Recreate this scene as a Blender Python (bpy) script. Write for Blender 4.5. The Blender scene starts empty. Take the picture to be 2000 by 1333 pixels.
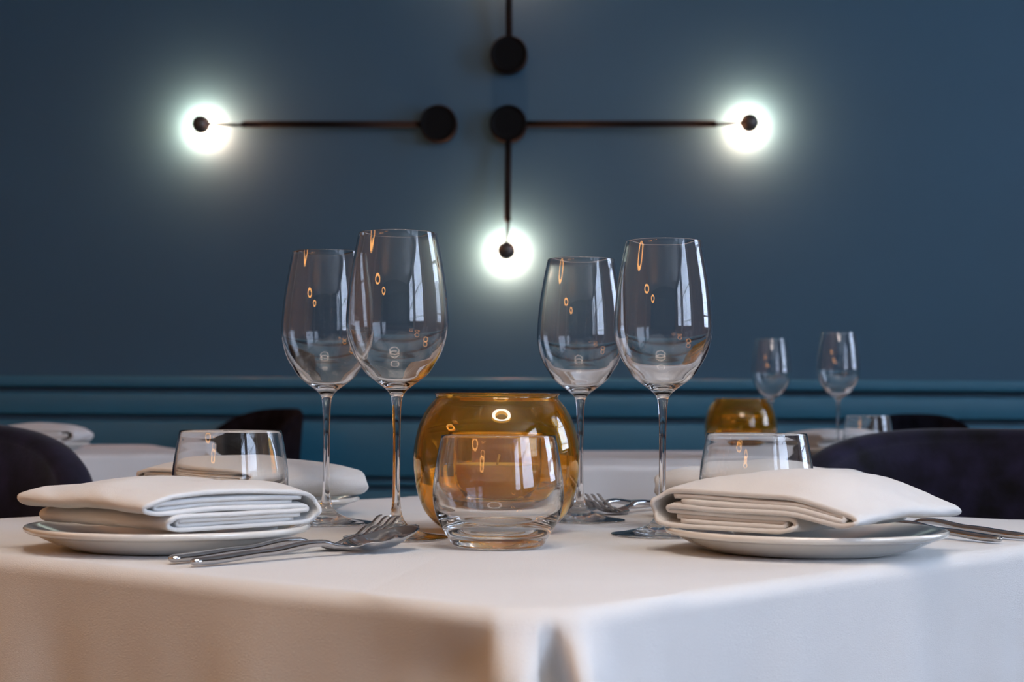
import bpy, bmesh, math, random
from mathutils import Vector, Matrix
random.seed(7)
S = bpy.context.scene
PI = math.pi
TT = 0.7497            # main tabletop (cloth surface) height
# ------------------------------------------------------------------ camera
cam_d = bpy.data.cameras.new('camera'); cam = bpy.data.objects.new('camera', cam_d)
S.collection.objects.link(cam); S.camera = cam
cam.location = (0, 0, .85)
cam.rotation_euler = (PI/2, -0.006, 0)
cam_d.sensor_width = 36; cam_d.lens = 3250/2000*36; cam_d.shift_y = 133.5/2000
cam_d.clip_start = .05
cam_d.dof.use_dof = True; cam_d.dof.focus_distance = 1.27; cam_d.dof.aperture_fstop = 12
# ------------------------------------------------------------------ world, exposure
w = bpy.data.worlds.new('world'); S.world = w; w.use_nodes = True
w.node_tree.nodes['Background'].inputs[0].default_value = (.6, .75, 1, 1)
w.node_tree.nodes['Background'].inputs[1].default_value = .6
S.view_settings.view_transform = 'Standard'; S.view_settings.look = 'None'
S.view_settings.gamma = 1; S.view_settings.use_curve_mapping = False
S.view_settings.exposure = 0.0
cy = S.cycles
cy.max_bounces = 20; cy.transmission_bounces = 18; cy.glossy_bounces = 8; cy.diffuse_bounces = 5
cy.transparent_max_bounces = 8; cy.use_denoising = True
cy.caustics_reflective = True; cy.caustics_refractive = True
cy.sample_clamp_indirect = 5.0; cy.blur_glossy = 0.6
WIN = 21.5            # daylight strength of the window panes
WARM = 13.0            # strength of the warm ring lamps
SCON = 1000.0           # strength of the wall-lamp diffusers

# ------------------------------------------------------------------ helpers
C = S.collection
def link(name, me, mat=None, parent=None):
    o = bpy.data.objects.new(name, me); C.objects.link(o)
    if mat: me.materials.append(mat)
    if parent: o.parent = parent
    return o
def tag(o, label=None, cat=None, group=None, kind=None):
    if label: o['label'] = label
    if cat: o['category'] = cat
    if group: o['group'] = group
    if kind: o['kind'] = kind
    return o
def thing(name, label, cat, loc=(0, 0, 0), rz=0, group=None):
    o = bpy.data.objects.new(name, None); C.objects.link(o)
    o.empty_display_size = .05
    o.location = loc; o.rotation_euler = (0, 0, rz)
    return tag(o, label, cat, group)
def copy_tree(o, parent=None):
    c = o.copy(); C.objects.link(c)
    if parent is not None: c.parent = parent
    for ch in list(o.children): copy_tree(ch, c)
    return c
def dup(root, loc, rz, label, group=None):
    c = copy_tree(root); c.location = loc; c.rotation_euler = (0, 0, rz); c['label'] = label
    if group: c['group'] = group
    return c
def mesh(name, verts, faces, smooth=True):
    me = bpy.data.meshes.new(name); me.from_pydata([tuple(v) for v in verts], [], faces)
    bm = bmesh.new(); bm.from_mesh(me)
    bmesh.ops.recalc_face_normals(bm, faces=bm.faces); bm.to_mesh(me); bm.free()
    if smooth: me.polygons.foreach_set('use_smooth', [True]*len(me.polygons))
    return me
def spline(pts, n):
    """Catmull-Rom (centripetal-ish, chord parametrised) through pts, n samples per span"""
    P = [Vector(p) for p in pts]; out = []
    for i in range(len(P)-1):
        p1, p2 = P[i], P[i+1]
        d = max((p2-p1).length, 1e-9)
        m1 = ((p2-P[i-1])/((p2-P[i-1]).length+1e-12)*d) if i > 0 else (p2-p1)
        m2 = ((P[i+2]-p1)/((P[i+2]-p1).length+1e-12)*d) if i+2 < len(P) else (p2-p1)
        for k in range(n):
            t = k/n; t2 = t*t; t3 = t2*t
            out.append((2*t3-3*t2+1)*p1+(t3-2*t2+t)*m1+(-2*t3+3*t2)*p2+(t3-t2)*m2)
    out.append(P[-1]); return out
def lathe_me(name, prof, seg=96, dense=6, closed_ends=True):
    """prof: (r,z) list; splined unless dense==0"""
    pr = [tuple(p) for p in (spline([(a, b) for a, b in prof], dense) if dense else prof)]
    vs = []; fs = []; rings = []
    for r, z in pr:
        if r < 1e-5:
            rings.append([len(vs)]); vs.append((0, 0, z))
        else:
            b = len(vs); rings.append(list(range(b, b+seg)))
            for k in range(seg):
                a = 2*PI*k/seg; vs.append((r*math.cos(a), r*math.sin(a), z))
    for A, B in zip(rings, rings[1:]):
        for k in range(seg):
            k2 = (k+1) % seg
            if len(A) == 1 and len(B) == 1: continue
            if len(A) == 1: fs.append((A[0], B[k2], B[k]))
            elif len(B) == 1: fs.append((A[k], A[k2], B[0]))
            else: fs.append((A[k], A[k2], B[k2], B[k]))
    me = bpy.data.meshes.new(name); me.from_pydata(vs, [], fs)
    me.polygons.foreach_set('use_smooth', [True]*len(me.polygons))
    return me
def flip(me):
    me.flip_normals(); return me
def box_me(name, lo, hi, bev=0.0):
    bm = bmesh.new(); bmesh.ops.create_cube(bm, size=1)
    for v in bm.verts:
        v.co = Vector([lo[i]+(v.co[i]+.5)*(hi[i]-lo[i]) for i in range(3)])
    if bev: bmesh.ops.bevel(bm, geom=bm.edges[:], offset=bev, segments=3, affect='EDGES', profile=.5)
    me = bpy.data.meshes.new(name); bm.to_mesh(me); bm.free()
    if bev: me.shade_smooth() if hasattr(me, 'shade_smooth') else None
    return me
def tube_me(name, pts, rad, seg=12, caps=True):
    """rad: number or list; pts: 3D list"""
    P = [Vector(p) for p in pts]; n = len(P)
    R = rad if isinstance(rad, (list, tuple)) else [rad]*n
    vs = []; fs = []; up = Vector((0, 0, 1))
    t0 = (P[1]-P[0]).normalized()
    side = t0.cross(up) if abs(t0.dot(up)) < .95 else t0.cross(Vector((1, 0, 0)))
    side.normalize()
    for i in range(n):
        t = (P[min(i+1, n-1)]-P[max(i-1, 0)]).normalized()
        side = (side-t*side.dot(t)).normalized(); nrm = side.cross(t)
        for k in range(seg):
            a = 2*PI*k/seg
            vs.append(P[i]+(side*math.cos(a)+nrm*math.sin(a))*R[i])
    for i in range(n-1):
        for k in range(seg):
            k2 = (k+1) % seg
            fs.append((i*seg+k, i*seg+k2, (i+1)*seg+k2, (i+1)*seg+k))
    if caps:
        fs.append(tuple(range(seg))[::-1]); fs.append(tuple(range((n-1)*seg, n*seg)))
    return mesh(name, vs, fs)
def lerp_keys(keys, t):
    if t <= keys[0][0]: return keys[0][1]
    for (a, x), (b, y) in zip(keys, keys[1:]):
        if t <= b:
            u = (t-a)/(b-a); u = u*u*(3-2*u); return x+(y-x)*u
    return keys[-1][1]
def sm(x, a, b):
    u = min(1, max(0, (x-a)/(b-a))); return u*u*(3-2*u)

# ------------------------------------------------------------------ materials
def mat(name, col, rough=.5, metal=0, noise=0, nscale=20, bump=0, bscale=200, stretch=(1, 1, 1), sheen=0, **kw):
    m = bpy.data.materials.new(name); m.use_nodes = True; nt = m.node_tree; b = nt.nodes['Principled BSDF']
    b.inputs['Base Color'].default_value = (*col, 1); b.inputs['Roughness'].default_value = rough
    b.inputs['Metallic'].default_value = metal
    if sheen: b.inputs['Sheen Weight'].default_value = sheen; b.inputs['Sheen Roughness'].default_value = .35
    for k, v in kw.items(): b.inputs[k.replace('_', ' ')].default_value = v
    tc = nt.nodes.new('ShaderNodeTexCoord'); mp = nt.nodes.new('ShaderNodeMapping')
    nt.links.new(tc.outputs['Object'], mp.inputs[0]); mp.inputs['Scale'].default_value = stretch
    if noise:
        n = nt.nodes.new('ShaderNodeTexNoise'); n.inputs['Scale'].default_value = nscale; n.inputs['Detail'].default_value = 5
        r = nt.nodes.new('ShaderNodeMapRange'); r.inputs[1].default_value = .3; r.inputs[2].default_value = .7
        r.inputs[3].default_value = 1-noise; r.inputs[4].default_value = 1+noise
        mx = nt.nodes.new('ShaderNodeVectorMath'); mx.operation = 'SCALE'; mx.inputs[0].default_value = col
        nt.links.new(mp.outputs[0], n.inputs[0]); nt.links.new(n.outputs[0], r.inputs[0])
        nt.links.new(r.outputs[0], mx.inputs['Scale']); nt.links.new(mx.outputs[0], b.inputs['Base Color'])
    if bump:
        n2 = nt.nodes.new('ShaderNodeTexNoise'); n2.inputs['Scale'].default_value = bscale; n2.inputs['Detail'].default_value = 3
        bp = nt.nodes.new('ShaderNodeBump'); bp.inputs['Strength'].default_value = bump; bp.inputs['Distance'].default_value = .001
        nt.links.new(mp.outputs[0], n2.inputs[0]); nt.links.new(n2.outputs[0], bp.inputs['Height']); nt.links.new(bp.outputs[0], b.inputs['Normal'])
    return m
def emit(name, col, strength):
    m = bpy.data.materials.new(name); m.use_nodes = True; nt = m.node_tree
    nt.nodes.remove(nt.nodes['Principled BSDF']); e = nt.nodes.new('ShaderNodeEmission')
    e.inputs[0].default_value = (*col, 1); e.inputs[1].default_value = strength
    nt.links.new(e.outputs[0], nt.nodes['Material Output'].inputs[0]); return m
def glass(name, col=(1, 1, 1), ior=1.5, milk=0):
    m = bpy.data.materials.new(name); m.use_nodes = True; b = m.node_tree.nodes['Principled BSDF']
    b.inputs['Base Color'].default_value = (*col, 1); b.inputs['Roughness'].default_value = 0.0
    b.inputs['IOR'].default_value = ior; b.inputs['Transmission Weight'].default_value = 1-milk
    return m
M_wall = mat('blue_wall_paint', (.023, .088, .150), .5, noise=.06, nscale=1.5, bump=.12, bscale=90)
M_dado = mat('teal_panel_paint', (.022, .140, .225), .38, noise=.04, nscale=3, bump=.06, bscale=60)
M_dark = mat('charcoal_wall_paint', (.09, .065, .045), .6, noise=.1, nscale=2)
M_left = mat('oak_wall_panelling', (.44, .21, .07), .5, noise=.2, nscale=4, stretch=(6, 6, .6))
M_ceil = mat('grey_ceiling_paint', (.5, .475, .43), .8, noise=.05, nscale=1)
M_floor = mat('dark_oak_boards', (.10, .065, .04), .4, noise=.3, nscale=5, stretch=(.6, 8, 1))
M_cloth = mat('white_table_linen', (.63, .625, .62), .85, noise=.025, nscale=9, bump=.35, bscale=900, stretch=(1, 1, 2.2), sheen=.15)
M_napkin = mat('napkin_linen', (.66, .65, .635), .85, noise=.03, nscale=30, bump=.3, bscale=1100, sheen=.15)
M_china = mat('glazed_white_china', (.72, .69, .63), .12, noise=.02, nscale=40, Coat_Weight=.6)
M_steel = mat('polished_cutlery_steel', (.50, .50, .51), .10, 1, noise=.05, nscale=60)
M_velvet = mat('navy_velvet', (.007, .006, .018), .9, noise=.8, nscale=26, bump=.4, bscale=300, sheen=.16, Specular_IOR_Level=.25)
M_velvet2 = mat('black_velvet', (.004, .004, .007), .9, noise=.6, nscale=26, bump=.4, bscale=300, Specular_IOR_Level=.05)
M_wood = mat('walnut_stained_wood', (.09, .05, .03), .4, noise=.3, nscale=12, stretch=(8, 8, 1))
M_black = mat('matt_black_metal', (.003, .003, .0035), .7, .0, noise=.1, nscale=30, Specular_IOR_Level=.15)
M_ball = mat('dark_bronze_metal', (.09, .08, .075), .35, .5, noise=.1, nscale=30)
M_wax = mat('cream_wax', (.85, .78, .62), .5, noise=.03, nscale=30, Subsurface_Weight=.3)
M_wick = mat('cotton_wick', (.5, .42, .3), .9, noise=.2, nscale=200)
M_glass = glass('clear_crystal', (1, 1, 1), 1.5)
M_glass2 = glass('clear_soda_glass', (.985, .995, .995), 1.5)
M_amber = glass('amber_glass', (.97, .57, .09), 1.5, .032)
M_winframe = mat('white_window_paint', (.55, .55, .54), .4, noise=.03, nscale=10)
M_pane = emit('daylight_pane', (.60, .745, 1.0), WIN)
M_warm = emit('warm_lamp_diffuser', (1.0, .45, .11), WARM)
M_over = emit('white_lamp_diffuser', (1.0, .88, .79), 27)
M_scon = emit('pale_lamp_diffuser', (1.0, .42, .225), SCON)
M_sheer = mat('sheer_curtain_voile', (.55, .58, .62), .9, noise=.05, nscale=20)

# ------------------------------------------------------------------ room (frame turned 2.3 degrees)
TH = math.radians(-2.3)
def room(name, me, m):
    o = link(name, me, m); o.rotation_euler = (0, 0, TH); return tag(o, kind='structure')
XL, XR, YF, YB, ZC = -3.6, 3.0, -4.6, 4.7, 3.0
room('floor', box_me('floor', (XL, YF, -.1), (XR, YB, 0)), M_floor)
room('ceiling', box_me('ceiling', (XL, YF, ZC), (XR, YB, ZC+.1)), M_ceil)
room('wall_back', box_me('wall_back', (XL-.1, YB, 0), (XR+.1, YB+.1, ZC)), M_wall)
room('wall_left', box_me('wall_left', (XL-.1, YF, 0), (XL, YB, ZC)), M_left)
room('wall_front', box_me('wall_front', (XL-.1, YF-.1, 0), (XR+.1, YF, ZC)), M_dark)
# right wall with three tall window openings
wins = [(-3.6, -2.05), (-1.75, .1), (2.2, 3.4)]; WZ0, WZ1 = .95, 2.8
bm = bmesh.new()
def addbox(bm, lo, hi):
    r = bmesh.ops.create_cube(bm, size=1)['verts']
    for v in r: v.co = Vector([lo[i]+(v.co[i]+.5)*(hi[i]-lo[i]) for i in range(3)])
ys = [YF]+[y for w_ in wins for y in w_]+[YB]
for a, b in zip(ys[0::2], ys[1::2]): addbox(bm, (XR, a, 0), (XR+.2, b, ZC))
for a, b in wins:
    addbox(bm, (XR, a, 0), (XR+.2, b, WZ0)); addbox(bm, (XR, a, WZ1), (XR+.2, b, ZC))
me = bpy.data.meshes.new('wall_right'); bm.to_mesh(me); bm.free(); room('wall_right', me, M_dark)
for i, (a, b) in enumerate(wins):
    x0, x1 = XR+.08, XR+.14
    bm = bmesh.new()
    addbox(bm, (x0, a, WZ0), (x1, a+.06, WZ1)); addbox(bm, (x0, b-.06, WZ0), (x1, b, WZ1))
    addbox(bm, (x0, a+.06, WZ0), (x1, b-.06, WZ0+.07)); addbox(bm, (x0, a+.06, WZ1-.06), (x1, b-.06, WZ1))
    me = bpy.data.meshes.new('window'); bm.to_mesh(me); bm.free()
    wo = room('window_%d' % (i+1), me, M_winframe)
    link('window_sill', box_me('sill', (XR-.06, a-.05, WZ0-.04), (XR+.08, b+.05, WZ0), .004), M_winframe, wo)
    n = round((b-a)/.155); pw = (b-a-.12)/n
    for k in range(n):
        for z0, z1 in ((WZ0+.07, 1.30), (1.33, 2.0), (2.03, WZ1-.06)):
            link('pane', box_me('pane', (x0+.025, a+.06+k*pw+.030, z0), (x0+.031, a+.06+(k+1)*pw-.030, z1)), M_pane, wo)
        if k: link('glazing_bar', box_me('bar', (x0+.005, a+.06+k*pw-.030, WZ0+.07), (x1-.01, a+.06+k*pw+.030, WZ1-.06)), M_winframe, wo)
    for z0 in (1.30, 2.0):
        link('glazing_bar', box_me('bar', (x0+.004, a+.06, z0), (x1-.011, b-.06, z0+.03)), M_winframe, wo)
# pleated voile curtains at the window sides
def curtain(y0, y1, label):
    n = 60; vs = []; fs = []
    for j in range(2):
        for k in range(n+1):
            y = y0+(y1-y0)*k/n
            vs.append((XR-.09+.035*math.sin(k*1.35)+.01*math.sin(k*.5), y, .03 if j == 0 else 2.85))
    for k in range(n): fs.append((k, k+1, n+2+k, n+1+k))
    o = link('curtain', mesh('curtain', vs, fs), M_sheer); o.rotation_euler = (0, 0, TH)
    md = o.modifiers.new('s', 'SOLIDIFY'); md.thickness = .002
    return tag(o, label, 'curtain')
curtain(-2.12, -1.68, 'pale voile curtain between the first and second tall window behind the viewer')
curtain(.0, .4, 'pale voile curtain between the second and third tall window')
curtain(3.35, 3.75, 'pale voile curtain beside the window nearest the blue wall')
# mouldings of the back wall
def ztrim(z0, z1, d, name, m=M_dado, bev=.004):
    return room(name, box_me(name, (XL, YB-d, z0), (XR, YB, z1), bev), m)
ztrim(.907, .937, .036, 'trim_1')
ztrim(.829, .891, .030, 'trim_2', bev=.005)
ztrim(.632, .644, .020, 'trim_3')
ztrim(.0, .14, .020, 'baseboard_back')
ztrim(.658, .812, .024, 'trim_4')
ztrim(.14, .619, .024, 'trim_5')

# ------------------------------------------------------------------ ring lamps (out of frame, they light the room)
def ring_lamp(x, y, z, R, label, m=None):
    t = thing('ring_pendant_lamp', label, 'lamp', (x, y, z), 0, 'warm ring pendants under the ceiling')
    vs = []; fs = []; n, m_ = 48, 8
    for i in range(n):
        for k in range(m_):
            a = 2*PI*i/n; b = 2*PI*k/m_
            r = R+.065*math.cos(b); vs.append((r*math.cos(a), r*math.sin(a), .014*math.sin(b)))
    for i in range(n):
        for k in range(m_):
            fs.append((i*m_+k, i*m_+(k+1) % m_, ((i+1) % n)*m_+(k+1) % m_, ((i+1) % n)*m_+k))
    link('glowing_ring', mesh('ring', vs, fs), m or M_warm, t)
    h = ZC-z
    link('canopy', lathe_me('canopy', [(0, h-.03), (.06, h-.03), (.06, h), (0, h)], 24, 0), M_black, t)
    for k in range(3):
        a = 2*PI*k/3
        link('cord', tube_me('cord', [(R*math.cos(a), R*math.sin(a), .014), (.02*math.cos(a), .02*math.sin(a), h-.03)], .002, 6), M_black, t)
    return t
ring_lamp(.20, .15, 2.45, .34, 'warm ring pendant hanging above the main white table', M_over)
ring_lamp(-2.3, -.9, 1.95, .30, 'warm ring pendant low on the left behind the viewer')
ring_lamp(-2.5, .7, 2.1, .30, 'warm ring pendant left of the main white table')
ring_lamp(-2.4, -2.9, 2.2, .30, 'warm ring pendant farthest behind the viewer')

# ------------------------------------------------------------------ wall lamps
def wall_pt(px, py, off=0.0):
    """point on the back wall (room frame) seen at picture position px,py of the 2000 x 1333 frame"""
    a = -0.006; dx, dy = px-1000, 800-py
    ux = dx*math.cos(a)+dy*math.sin(-a)*-1; uz = dy*math.cos(a)-dx*math.sin(a)*1
    ux = dx-.006*dy; uz = dy+.006*dx
    d = Vector((ux/3250, 1, uz/3250))
    Rm = Matrix.Rotation(-TH, 3, 'Z'); dr = Rm @ d
    t = (YB-off)/dr.y
    p = Vector((0, 0, .85)) + dr*t
    return p
def wall_lamp(px, py, arms, label):
    c = wall_pt(px, py, .03)
    t = thing('wall_lamp', label, 'lamp', (0, 0, 0), 0, None)
    t.location = Matrix.Rotation(TH, 3, 'Z') @ Vector((c.x, YB, c.z)); t.rotation_euler = (0, 0, TH)
    r = .0525
    me = lathe_me('mount', [(0, .0), (r*.8, .0), (r*.8, .012), (r, .014), (r, .046), (r*.965, .052), (r*.90, .054), (r*.88, .0515), (r*.70, .0515), (0, .0515)], 48, 0)
    me.transform(Matrix.Rotation(PI/2, 4, 'X')); bpy_o = link('mounting_disc', me, M_black, t)
    for hx, hy, kx, ky in arms:
        D = .056
        h = wall_pt(hx, hy, D)-Vector((c.x, YB, c.z)); k = wall_pt(kx, ky, .056)-Vector((c.x, YB, c.z))
        dirv = Vector((k.x, 0, k.z)).normalized()
        a0 = Vector((dirv.x*.045, -.035, dirv.z*.045))
        link('arm', tube_me('arm', [a0, a0+(k-a0)*.5, k], .0094, 12), M_black, t)
        k2 = k+Vector((0, -.010, -.004)) if abs(dirv.x) > .5 else k+Vector((.004, -.012, 0))
        link('arm_joint', tube_me('joint', [k+Vector((0, .006, 0)), k2+Vector((0, -.006, 0))], .008, 10), M_black, t)
        hb = h+Vector((-dirv.x*.022, 0, -dirv.z*.022))
        link('thin_rod', tube_me('rod', [k2-dirv*.05, k2, hb], .0045, 10), M_black, t)
        hd = link('lamp_head', lathe_me('head', [(0, .026), (.012, .0245), (.019, .019), (.0245, .009), (.026, 0), (.026, -.010), (.0235, -.012), (0, -.012)], 32, 0), M_ball, t)
        hd.data.transform(Matrix.Rotation(PI/2, 4, 'X')); hd.location = h
        df = link('diffuser', lathe_me('diff', [(0, -.0125), (.020, -.0125), (.020, -.022), (.014, -.034), (0, -.038)], 24, 0), M_scon, hd)
        df.data.transform(Matrix.Rotation(PI/2, 4, 'X'))
    return t
wall_lamp(857, 243, [(392, 243, 477, 243)], 'black wall lamp with its arm reaching left to a glowing head')
wall_lamp(993, 243, [(1464, 240, 1395, 242), (989, 490, 991, 430)], 'black wall lamp with one arm to the right and one arm hanging down')
wall_lamp(994, 108, [(994, -150, 994, -85)], 'black wall lamp at the top centre with its arm going up out of view')

# ------------------------------------------------------------------ tables and cloths
E1 = Vector((.6468, .7627)); E2 = Vector((-.7627, .6468)); ANG1 = math.atan2(E1.y, E1.x)
def cloth_me(L1, L2, drop, seed=1):
    """cloth for a table L1 x L2 (local x, y), top surface at z=0, four draped corners"""
    rnd = random.Random(seed)
    full = [(-.085, -.087), (-.06, -.066), (-.038, -.050), (-.0245, -.033), (-.0220, -.013), (-.017, -.002), (-.007, .003), (-.001, -.004), (.0012, -.024), (.0092, -.028), (.0138, -.012), (.0175, .000), (.0245, -.002), (.0285, -.016), (.040, -.0415), (.06, -.0605), (.085, -.085)]
    flat = [(-.085, -.085), (-.06, -.06), (-.040, -.040), (-.0255, -.0272), (-.0205, -.0238), (-.016, -.0225), (-.008, -.021), (0, -.0205), (.004, -.0205), (.008, -.021), (.012, -.0215), (.017, -.0225), (.022, -.0245), (.029, -.0295), (.040, -.040), (.06, -.06), (.085, -.085)]
    F = spline(full, 5); G = spline(flat, 5); ncs = len(F)
    depth = [(0, -.011), (.0003, -.0085), (.0012, -.006), (.003, -.0032), (.0055, -.0012), (.0085, 0)]
    depth += [(.0085+.0035*k, 0) for k in range(1, 12)] + [(.05+.03*k, 0) for k in range(1, int(drop/.03))]
    corners = [((0, 0), 225), ((L1, 0), 315), ((L1, L2), 45), ((0, L2), 135)]
    ph = [rnd.uniform(0, 6) for _ in range(8)]
    rings = []
    for d, ins in depth:
        w_ = sm(d, .002, .042); ring = []
        for ci, ((cx, cy_), ang) in enumerate(corners):
            a = math.radians(ang); b = Vector((math.cos(a), math.sin(a))); t = Vector((-b.y, b.x))
            sc = 1+min(d, .14)*2.6
            for f, g in zip(F, G):
                tt = (g.x*(1-w_)+f.x*w_); bb = (g.y*(1-w_)+f.y*w_)
                edge = 1-sm(abs(tt), .03, .08)
                tt *= 1+(sc-1)*edge; bb += ins*1.3*(.5+.5*edge)+.02*min(d, .2)*edge
                p = Vector((cx, cy_))+b*bb+t*tt
                if edge < .5: p += 0*b
                ring.append((p.x, p.y, -d))
            # side to the next corner
            nx, ny = corners[(ci+1) % 4][0]; dv = Vector((nx-cx, ny-cy_)); Ls = dv.length; u = dv/Ls; nrm = Vector((u.y, -u.x))
            s0 = .085*math.sqrt(2)
            for k in range(1, 40):
                s = s0+(Ls-2*s0)*k/40
                und = .010*math.sin(s*21+ph[ci])+.006*math.sin(s*47+ph[ci+4])
                fl = sm(min(s, Ls-s), .10, .2)
                und += .0022*math.sin(s*83+ph[ci]*2)*sm(d, .01, .06)*2
                o = nrm*(ins+(und+.010)*min(d/.3, 1)*fl)
                p = Vector((cx, cy_))+u*s+o
                ring.append((p.x, p.y, -d))
        rings.append(ring)
    n = len(rings[0]); vs = [v for r in rings for v in r]; fs = []
    for j in range(len(rings)-1):
        for k in range(n):
            fs.append((j*n+k, j*n+(k+1) % n, (j+1)*n+(k+1) % n, (j+1)*n+k))
    c = len(vs); vs.append((L1/2, L2/2, 0))
    for k in range(n): fs.append((c, (k+1) % n, k))
    me = mesh('tablecloth', vs, fs)
    return me
def table(corner, ang, L1, L2, ztop, label, clabel, seed):
    t = thing('dining_table', label, 'table', (corner.x, corner.y, 0), ang, None)
    link('tabletop', box_me('tabletop', (.016, .016, ztop-.036), (L1-.016, L2-.016, ztop-.0025), .004), M_wood, t)
    link('pedestal', lathe_me('pedestal', [(0, .03), (.05, .03), (.035, .08), (.03, .4), (.04, ztop-.06), (.12, ztop-.037), (0, ztop-.037)], 32, 0), M_black, t).location = (L1/2, L2/2, 0)
    link('base', lathe_me('base', [(0, .0), (.24, .0), (.24, .012), (.05, .03), (0, .03)], 48, 0), M_black, t).location = (L1/2, L2/2, 0)
    o = link('tablecloth', cloth_me(L1, L2, .36, seed), M_cloth)
    o.location = (corner.x, corner.y, ztop); o.rotation_euler = (0, 0, ang)
    tag(o, clabel, 'tablecloth')
    return t
C0 = Vector((.015, .8158)); L1, L2 = .865, .805
table(C0, ANG1, L1, L2, TT, 'square pedestal table hidden under the nearest white cloth', 'white linen cloth on the nearest table, its draped corner facing the viewer', 1)
ZR = .760
table(Vector((.05, 2.66)), math.radians(13.0), 1.25, .95, ZR, 'pedestal table by the blue wall under the cloth with the small amber bowl', 'white cloth on the background table carrying the small amber bowl', 2)
ZL = .757
la = math.atan2(-.35, -.94)
uL = Vector((-.94, -.35)).normalized(); vL = Vector((-.35, .94)).normalized()
# local x must turn into local y counter-clockwise: take the corner far along uL
cL = Vector((-.60, 3.34))+uL*.9
table(cL, math.atan2(-uL.y, -uL.x), .9, .85, ZL, 'pedestal table in the left background under a white cloth', 'white cloth on the left background table behind the dark chair', 3)

# ------------------------------------------------------------------ plates
pl_prof = [(0, .0035), (.03, .0035), (.056, .004), (.066, .0065), (.078, .0105), (.090, .0148), (.0955, .0168), (.0985, .0172), (.0998, .0160), (.0995, .0140), (.0975, .0125), (.094, .0118), (.088, .0092), (.078, .0045), (.068, .0012), (.062, .0002), (.058, 0), (.055, .0004), (.053, .0012), (0, .0012)]
plate0 = link('side_plate', lathe_me('side_plate', pl_prof, 96, 4), M_china)

# napkin, folded: outer closed loop plus two inner hairpins, drawn in (y,z), run along x
def napkin_me(seed, puff=.0, LX=.148, lo=0.0, droop=0.0):
    rnd = random.Random(seed)
    Z = [.0013, .0046, .0080, .0112, .0152, .0186, .0220, .0262]
    def fold(pts): return spline(pts, 5)
    outer = [(-.062, Z[7]+.0006), (-.02, Z[7]+.0012), (.03, Z[7]+.0006), (.066, Z[7]-.001), (.078, Z[7]-.006), (.0815, .0155), (.079, .0085), (.070, .0024), (.03, Z[0]), (-.01, Z[0]), (-.050+lo, Z[0]+.0002), (-.0605+lo, Z[0]+.0022), (-.0625+lo, .0062), (-.059+lo, Z[3]-.001), (-.050+lo, Z[3]), (-.01, Z[3]-.0004), (.03, Z[3]), (.062, Z[3]+.0002), (.0685, .0132), (.062, Z[4]), (.03, Z[4]-.0004), (-.02, Z[4]+.0002), (-.066, Z[4]-.0004), (-.0785, Z[4]+.0022), (-.081, .0205), (-.076, Z[7]-.0022), (-.062, Z[7]+.0006)]
    loops = [(fold(outer)[:-1], True),
             (fold([(.064, Z[6]+.0004), (.03, Z[6]+.0008), (-.02, Z[6]), (-.060, Z[6]+.0003), (-.0715, .0203), (-.060, Z[5]-.0002), (-.02, Z[5]+.0003), (.02, Z[5]-.0002), (.056, Z[5])]), False),
             (fold([(.060, Z[2]), (.03, Z[2]+.0002), (-.01, Z[2]-.0002), (-.044+lo, Z[2]), (-.0535+lo, .0063), (-.044+lo, Z[1]), (-.01, Z[1]+.0002), (.02, Z[1]-.0002), (.054, Z[1]+.0003)]), False)]
    vs = []; fs = []; NX = 26
    ph = [rnd.uniform(0, 6) for _ in range(6)]
    for pts, closed in loops:
        n = len(pts); b = len(vs)
        inner = not closed
        for i in range(NX+1):
            u = i/NX*2-1
            uu = math.copysign(1-(1-abs(u))**1.35, u)
            for p in pts:
                y, z = p.x, p.y
                # rounded plan: ends draw in a little towards the back fold
                x = uu*LX/2*(1-.05*sm(y, .04, .085)-.02*(inner))
                x += .0018*math.sin(z*420+ph[0]+(1 if u > 0 else 0)*2)*abs(u)**3
                e = 1-abs(uu)
                h = z/.027
                z2 = z*(1+.16*(1-uu*uu)*(1-(y/.085)**2)*h) + h*h*puff*(1-uu**2)*max(0, (1-(y/.09)**2))
                z2 += h*.0012*math.sin(uu*5.2+ph[1]+y*30)+.0003*math.sin(uu*13+z*900+ph[2])
                y2 = y+.0012*math.sin(uu*4+ph[3]+z*200)-.004*h*(uu*uu)*(1 if y < -.03 else -1 if y > .03 else 0)*-1*.6
                z2 *= 1-.10*abs(uu)**6
                if h > .5: z2 -= droop*sm(-y, .03+.0*lo, .082)*(.55+.45*h)
                if z2 < .0012: z2 = .0012
                vs.append((x, y2, z2))
        m = n if closed else n-1
        for i in range(NX):
            for k in range(m):
                k2 = (k+1) % n
                fs.append((b+i*n+k, b+i*n+k2, b+(i+1)*n+k2, b+(i+1)*n+k))
    return mesh('napkin', vs, fs)
def napkin(loc, rz, label, seed, puff=0, scale=1.0, lo=0.0, droop=0.0, name='folded_napkin', group='folded white napkins'):
    o = link(name, napkin_me(seed, puff, .148, lo, droop), M_napkin)
    o.location = loc; o.rotation_euler = (0, 0, rz); o.scale = (scale, scale, scale)
    md = o.modifiers.new('thick', 'SOLIDIFY'); md.thickness = .0030; md.offset = 0
    tag(o, label, 'napkin', group); return o
R_FL, R_FR, R_RL, R_RR = [math.radians(a) for a in (-40.3, 49.7, -130.3, 139.7)]
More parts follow.
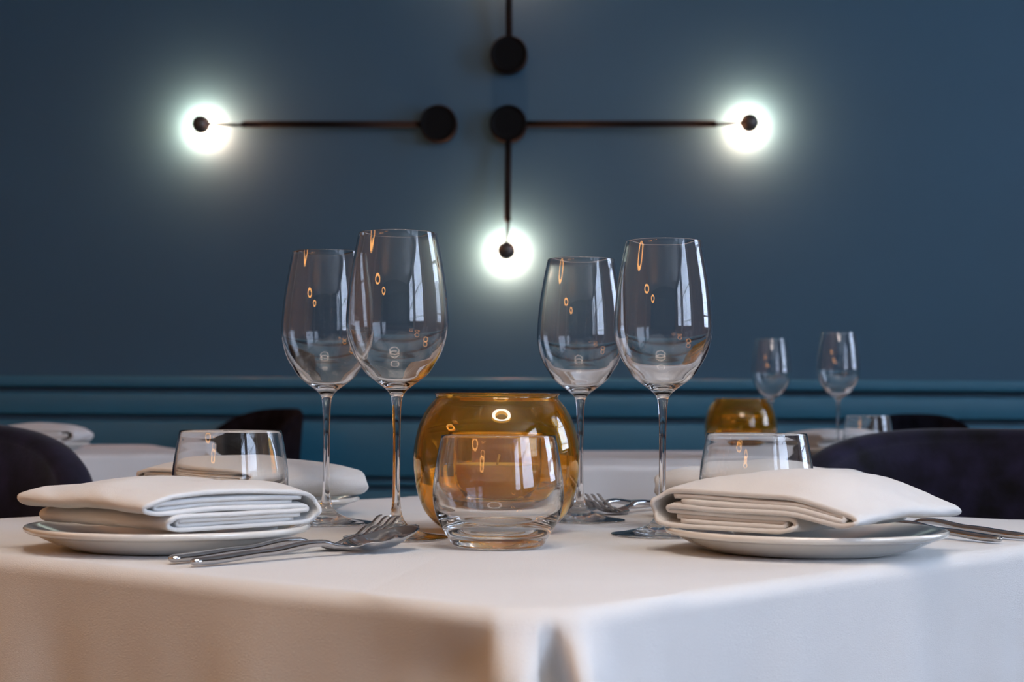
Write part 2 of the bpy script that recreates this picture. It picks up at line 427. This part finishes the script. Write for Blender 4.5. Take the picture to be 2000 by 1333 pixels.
settings = [
  ((-.243, 1.182), R_FL, 'nearest plate on the left, under the napkin with bright white fold ends', 'white napkin on the nearest left plate, its layered ends turned right and lit white', 3, 0, .97),
  ((.2095, 1.186), R_FR, 'nearest plate on the right, under the puffed napkin', 'puffed white napkin on the nearest right plate, its layered ends turned left', 5, .007, 1.03),
  ((-.243, 1.565), R_RL, 'plate at the far left of the main table, behind the low tumbler', 'napkin behind the left low tumbler, tan layered ends on its left', 8, .002, 1.0),
  ((.236, 1.56), R_RR, 'plate at the far right of the main table, behind the low tumbler', 'napkin behind the right low tumbler, smooth grey fold toward the viewer', 9, 0, .98)]
for i, ((x, y), rz, lp, ln, sd, pf, sc) in enumerate(settings):
    p = plate0 if i == 0 else plate0.copy()
    if i: C.objects.link(p)
    p.location = (x, y, TT+.0002); p.rotation_euler = (0, 0, rz); tag(p, lp, 'plate', 'white side plates on the main table')
    napkin((x+(.003 if i == 0 else 0), y-(.003 if i == 0 else 0), TT+.0182), rz, ln, sd, pf, sc, *((.026, .009) if i == 1 else (0, .001)))

# ------------------------------------------------------------------ glassware
def split_lathe(nm, prof, cuts, names, material, t, seg=96, dense=5):
    """prof runs from the foot underside up the outside, over the rim, down the inside; cut at profile indices"""
    pr = [tuple(p) for p in spline(prof, dense)]
    cut = [c*dense for c in cuts]
    for nme, (a, b) in zip(names, zip(cut, cut[1:])):
        me = lathe_me(nme, pr[a:b+1], seg, 0)
        link(nme, me, material, t)
wg = [(0, .0006), (.02, .0006), (.038, .0004), (.0402, .0003), (.0408, .0009), (.0402, .0015), (.032, .0026), (.020, .0050), (.0115, .0085), (.0072, .0125), (.0050, .0172), (.0037, .0235), (.0031, .0310), (.0028, .0485), (.0028, .076), (.0033, .099), (.0040, .106), (.0049, .1098), (.0072, .1134), (.0112, .1168), (.0165, .1206), (.0240, .1268), (.0292, .1345), (.0338, .1420), (.0372, .1510), (.0392, .1610), (.0395, .1680), (.0389, .1790), (.0372, .1960), (.0345, .2130), (.0303, .2345), (.02995, .2350), (.0297, .2345), (.0338, .2130), (.0365, .1960), (.0382, .1790), (.0388, .1680), (.0384, .1610), (.0362, .1515), (.0326, .1428), (.0278, .1355), (.0222, .1286), (.0150, .1230), (.0080, .1196), (.003, .1188), (0, .1187)]
def wine_glass(loc, label, group, sc=1.0):
    t = thing('wine_glass', label, 'glass', loc, 0, group)
    split_lathe('wine_glass', wg, [0, 10, 15, len(wg)-1], ['foot', 'stem', 'bowl'], M_glass, t)
    t.scale = (sc, sc, sc); return t
def at(px, D): return (px-1000)/3250*D
GZ = TT+.0004
g0 = wine_glass((-.0887, 1.2815, GZ), 'tall wine glass in front left of the amber bowl, tallest in the picture', 'tall wine glasses on the main table')
for (x, y, lb) in [(-.1605, 1.441, 'tall wine glass farthest left, standing behind the taller-looking one'),
                   (.1205, 1.3305, 'tall wine glass on the right, its foot in front of the puffed napkin plate'),
                   (.0615, 1.4975, 'tall wine glass touching the right side of the amber bowl from behind')]:
    dup(g0, (x, y, GZ), random.uniform(0, 6), lb)
dup(g0, (at(1506, 3.36), 3.36, ZR+.0004), 0, 'small-looking wine glass in the background right behind the small amber bowl')
dup(g0, (at(1637, 3.08), 3.08, ZR+.0004), 1, 'small-looking wine glass in the background beside the background tumbler')
for o in [x for x in C.objects if x.get('label', '').startswith('small-looking')]: o['group'] = 'wine glasses on the background table'

tb = [(0, .0022), (.018, .0020), (.026, .0008), (.0295, .0002), (.0325, .0014), (.0362, .0070), (.0410, .0145), (.0448, .0225), (.0470, .0320), (.0474, .0400), (.0468, .0500), (.0453, .0600), (.0436, .0700), (.0414, .0806), (.0410, .0812), (.0405, .0808), (.0424, .0700), (.0440, .0600), (.0453, .0500), (.0456, .0420), (.0447, .0340), (.0420, .0250), (.036, .0182), (.026, .0142), (.013, .0126), (0, .0123)]
def tumbler(loc, label, group):
    return tag(link('tumbler', lathe_me('tumbler', tb, 96, 5), M_glass2), label, 'glass', group)
tu = tumbler(None, 'low round clear tumbler in the middle, in front of the amber bowl', 'low clear tumblers on the main table')
tu.location = (at(974, 1.205), 1.205, GZ)
for x, y, z, rz, lb in [(-.231, 1.367, GZ, 1, 'low clear tumbler on the left behind the white napkin'),
                        (.2035, 1.383, GZ, 2, 'low clear tumbler on the right behind the puffed napkin'),
                        (at(1695, 3.2), 3.2, ZR+.0004, 3, 'clear tumbler on the background table beside the dark chair')]:
    c = tu.copy(); C.objects.link(c); c.location = (x, y, z); c.rotation_euler = (0, 0, rz); c['label'] = lb
    if y > 2: c['group'] = 'glasses on the background table'

ab = [(0, .0014), (.025, .0012), (.034, .0003), (.039, .0005), (.0455, .0035), (.0530, .0098), (.0594, .0180), (.0640, .0300), (.0668, .0430), (.0680, .0580), (.0672, .0700), (.0654, .0800), (.0621, .0905), (.0565, .1010), (.0520, .1065), (.0500, .1090), (.0504, .1112), (.0512, .1124), (.0498, .1130), (.0484, .1118), (.0478, .1092), (.0498, .1055), (.0545, .0995), (.0600, .0895), (.0632, .0795), (.0650, .0690), (.0657, .0580), (.0646, .0440), (.0618, .0312), (.0570, .0196), (.0510, .0120), (.0440, .0070), (.036, .0050), (.02, .0044), (0, .0042)]
bx, by = at(970.5, 1.36), 1.36
bowl = thing('amber_bowl', 'large amber glass candle bowl in the middle of the main table', 'candle holder', (bx, by, GZ), 0, None)
link('bowl', lathe_me('bowl', ab, 112, 5), M_amber, bowl)
cup = thing('votive_candle', 'small glass votive candle standing inside the large amber bowl', 'candle', (bx+.0005, by, GZ+.0047), 0, None)
link('cup', lathe_me('cup', [(0, .0003), (.022, .0003), (.0265, .0022), (.0325, .0110), (.0375, .0240), (.0400, .0400), (.0406, .0560), (.0400, .0760), (.0393, .0765), (.0388, .0760), (.0390, .0560), (.0384, .0400), (.0360, .0255), (.0310, .0130), (.024, .0062), (.012, .0050), (0, .0050)], 80, 4), M_glass, cup)
wx = link('wax', lathe_me('wax', [(0, .0056), (.012, .0056), (.022, .0072), (.0296, .0138), (.0345, .0255), (.0372, .0400), (.0375, .0480), (.0360, .0484), (.02, .0478), (0, .0476)], 48, 3), M_wax, cup)
link('wick', tube_me('wick', [(0, 0, .047), (.0004, 0, .052), (.0020, 0, .0565)], .0010, 8), M_wick, cup)
b2 = copy_tree(bowl); b2.location = (at(1447, 3.18), 3.18, ZR+.0004); b2['label'] = 'small-looking amber bowl on the background table'; 
c2 = copy_tree(cup); c2.location = (at(1447, 3.18), 3.18, ZR+.0051); c2['label'] = 'votive candle inside the background amber bowl'

# ------------------------------------------------------------------ cutlery
def sweep_me(nm, L0, L1_, zk, wk, thk, bowlk=None, nu=8, nv=60, domek=None, xoff=None, roundend=True):
    vs = []; fs = []; n = 2*nu
    for j in range(nv+1):
        s = j/nv; s = .5-.5*math.cos(PI*s) if roundend else s
        t = L0+(L1_-L0)*s
        z = lerp_keys(zk, t); w_ = max(lerp_keys(wk, t), .0002); th = lerp_keys(thk, t)
        bd = lerp_keys(bowlk, t) if bowlk else 0
        xo = lerp_keys(xoff, t) if xoff else 0
        for k in range(n):
            a = 2*PI*(k+.5)/n; cx = math.cos(a); sz = math.sin(a)
            x = cx*w_; ux = abs(cx)
            zz = z-bd*(1-ux**2.2)+sz*th/2
            vs.append((x+xo, t, zz))
    for j in range(nv):
        for k in range(n):
            k2 = (k+1) % n; fs.append((j*n+k, j*n+k2, (j+1)*n+k2, (j+1)*n+k))
    fs.append(tuple(range(n))); fs.append(tuple(range(nv*n, nv*n+n)))
    return mesh(nm, vs, fs)
hz = [(0, .0032), (.012, .0034), (.06, .0056), (.100, .0090), (.110, .0088), (.124, .0060), (.132, .0050)]
hw = [(0, .0008), (.0015, .0030), (.005, .0046), (.02, .0052), (.09, .0043), (.115, .0036), (.132, .0044)]
hth = [(0, .0020), (.003, .0052), (.02, .0060), (.09, .0054), (.115, .0048), (.132, .0028)]
def spoon(loc, rz, label):
    t = thing('spoon', label, 'cutlery', loc, rz, 'steel cutlery on the main table')
    link('handle', sweep_me('handle', 0, .132, hz, hw, hth), M_steel, t)
    link('bowl', sweep_me('bowl', .131, .200,
        [(.131, .0050), (.145, .0080), (.165, .0105), (.185, .0140), (.200, .0165)],
        [(.131, .0042), (.140, .0110), (.152, .0175), (.165, .0200), (.178, .0185), (.190, .0130), (.197, .0065), (.200, .0005)],
        [(.131, .0026), (.14, .0016), (.200, .0014)],
        [(.131, 0), (.138, .0020), (.155, .0072), (.170, .0082), (.188, .0050), (.198, .0003), (.2, 0)], nu=16, nv=50), M_steel, t)
    return t
def fork(loc, rz, label):
    t = thing('fork', label, 'cutlery', loc, rz, 'steel cutlery on the main table')
    link('handle', sweep_me('handle', 0, .132, hz, hw, hth), M_steel, t)
    zk = [(.131, .0050), (.142, .0026), (.155, .0028), (.175, .0075), (.190, .0145), (.202, .0215)]
    link('head', sweep_me('head', .131, .156, zk, [(.131, .0042), (.142, .0105), (.150, .0125), (.156, .0126)],
        [(.131, .0026), (.14, .0018), (.156, .0016)], [(.131, 0), (.142, .0012), (.156, .0008)], nu=12, nv=24, roundend=False), M_steel, t)
    for k in range(4):
        xo = (-.0105+.007*k)
        zz = [(a, b-.0008*(1-abs(xo)/.0105)+.0001) for a, b in zk]
        link('tine', sweep_me('tine', .1545, .203, zz, [(.1545, .0028), (.185, .0023), (.200, .0018), (.203, .0006)],
             [(.1545, .0016), (.19, .0018), (.203, .0008)], None, nu=5, nv=24, xoff=[(.1545, xo), (.203, xo*.92)]), M_steel, t)
    return t
CZ = TT+.0006
f0 = fork((-.2175, 1.058, CZ), R_FL+math.radians(.5), 'steel fork beside the nearest left plate, tines behind the spoon')
s0 = spoon((-.2000, 1.038, CZ), R_FL+math.radians(-1.0), 'steel spoon in front, lying closest to the viewer')
def cdup(src, x, y, rz, lb): return dup(src, (x, y, CZ), rz, lb)
cdup(s0, .372, 1.262, math.radians(31), 'steel cutlery handle showing right of the nearest right plate, nearer of two')
cdup(f0, .402, 1.292, math.radians(32), 'steel cutlery handle at the right picture edge, farther of two')
dr = math.atan2(-(-.54), -.84)
cdup(f0, .181, 1.722, math.atan2(.54, -.84), 'steel fork with raised tines right of the amber bowl')
cdup(s0, .156, 1.742, math.atan2(.54, -.84), 'steel spoon just behind the fork right of the amber bowl')

# ------------------------------------------------------------------ background table setting
pB = plate0.copy(); C.objects.link(pB); pB.location = (at(1640, 3.3), 3.36, ZR+.0002); tag(pB, 'plate under the napkin on the background table', 'plate', 'plates on the background tables')
napkin((at(1640, 3.3), 3.36, ZR+.0184), R_FR-.5, 'napkin on the background table behind the small tumbler', 21, .002, 1.0, group='napkins on the background tables')
pB2 = plate0.copy(); C.objects.link(pB2); pB2.location = (-1.005, 3.56, ZL+.0002); tag(pB2, 'plate under the napkin on the left background table', 'plate', 'plates on the background tables')
napkin((-1.0, 3.56, ZL+.0184), math.radians(-92), 'napkin on the left background table above the dark chair back', 22, .004, 1.05, group='napkins on the background tables')

# ------------------------------------------------------------------ chairs
def chair(loc, rz, label, m, top=.83, sc=1.0, group='velvet tub chairs', p=3.0):
    t = thing('velvet_tub_chair', label, 'chair', loc, rz, group)
    vs = []; fs = []; NA = 72; prof = 20; A = 100
    for i in range(NA+1):
        a = -A+2*A*i/NA; ar = math.radians(a)
        zt = top-.26*(abs(a)/100)**p; zb = .40
        endk = 1-sm(abs(a), 94, 100)*.25
        th = .024*endk
        for k in range(prof):
            # closed loop: outer wall up, rounded top, inner wall down
            if k < 6: off, z = th, zb+(zt-.02-zb)*k/5
            elif k < 14:
                b = PI*(k-6)/7; off, z = th*math.cos(b), zt-.02+.02*math.sin(b)
            else: off, z = -th, zt-.02-(zt-.02-zb)*(k-14)/5
            R = .255+off+.05*(z-.4)/.43*max(0, math.cos(ar))
            vs.append((R*math.sin(ar), -R*math.cos(ar)*.94, z))
    n = prof
    for i in range(NA):
        for k in range(n):
            k2 = (k+1) % n; fs.append((i*n+k, i*n+k2, (i+1)*n+k2, (i+1)*n+k))
    fs.append(tuple(range(n))); fs.append(tuple(range(NA*n, NA*n+n)))
    link('backrest', mesh('backrest', vs, fs), m, t)
    link('seat', lathe_me('seat', [(0, .36), (.20, .36), (.222, .38), (.225, .42), (.215, .455), (.18, .47), (0, .475)], 48, 4), m, t)
    for sx in (-1, 1):
        for sy in (-1, 1):
            link('leg', tube_me('leg', [(sx*.15, sy*.14, .37), (sx*.19, sy*.18, 0)], [.016, .010], 12), M_wood, t)
    t.scale = (sc, sc, 1)
    return t
chair((-.770, 1.93, 0), math.radians(-172), 'dark navy velvet chair at the left edge behind the main table', M_velvet, .829, p=3.2)
chair((.585, 2.03, 0), math.radians(165), 'dark navy velvet chair on the right behind the main table', M_velvet, .828)
chair((at(415, 4.42), 4.42, 0), math.radians(125), 'black velvet chair by the wall behind the left tumbler', M_velvet2, .850, .78)
chair((at(1840, 4.0), 4.12, 0), math.radians(180), 'dark velvet chair by the wall at the right background', M_velvet2, .845, .55)
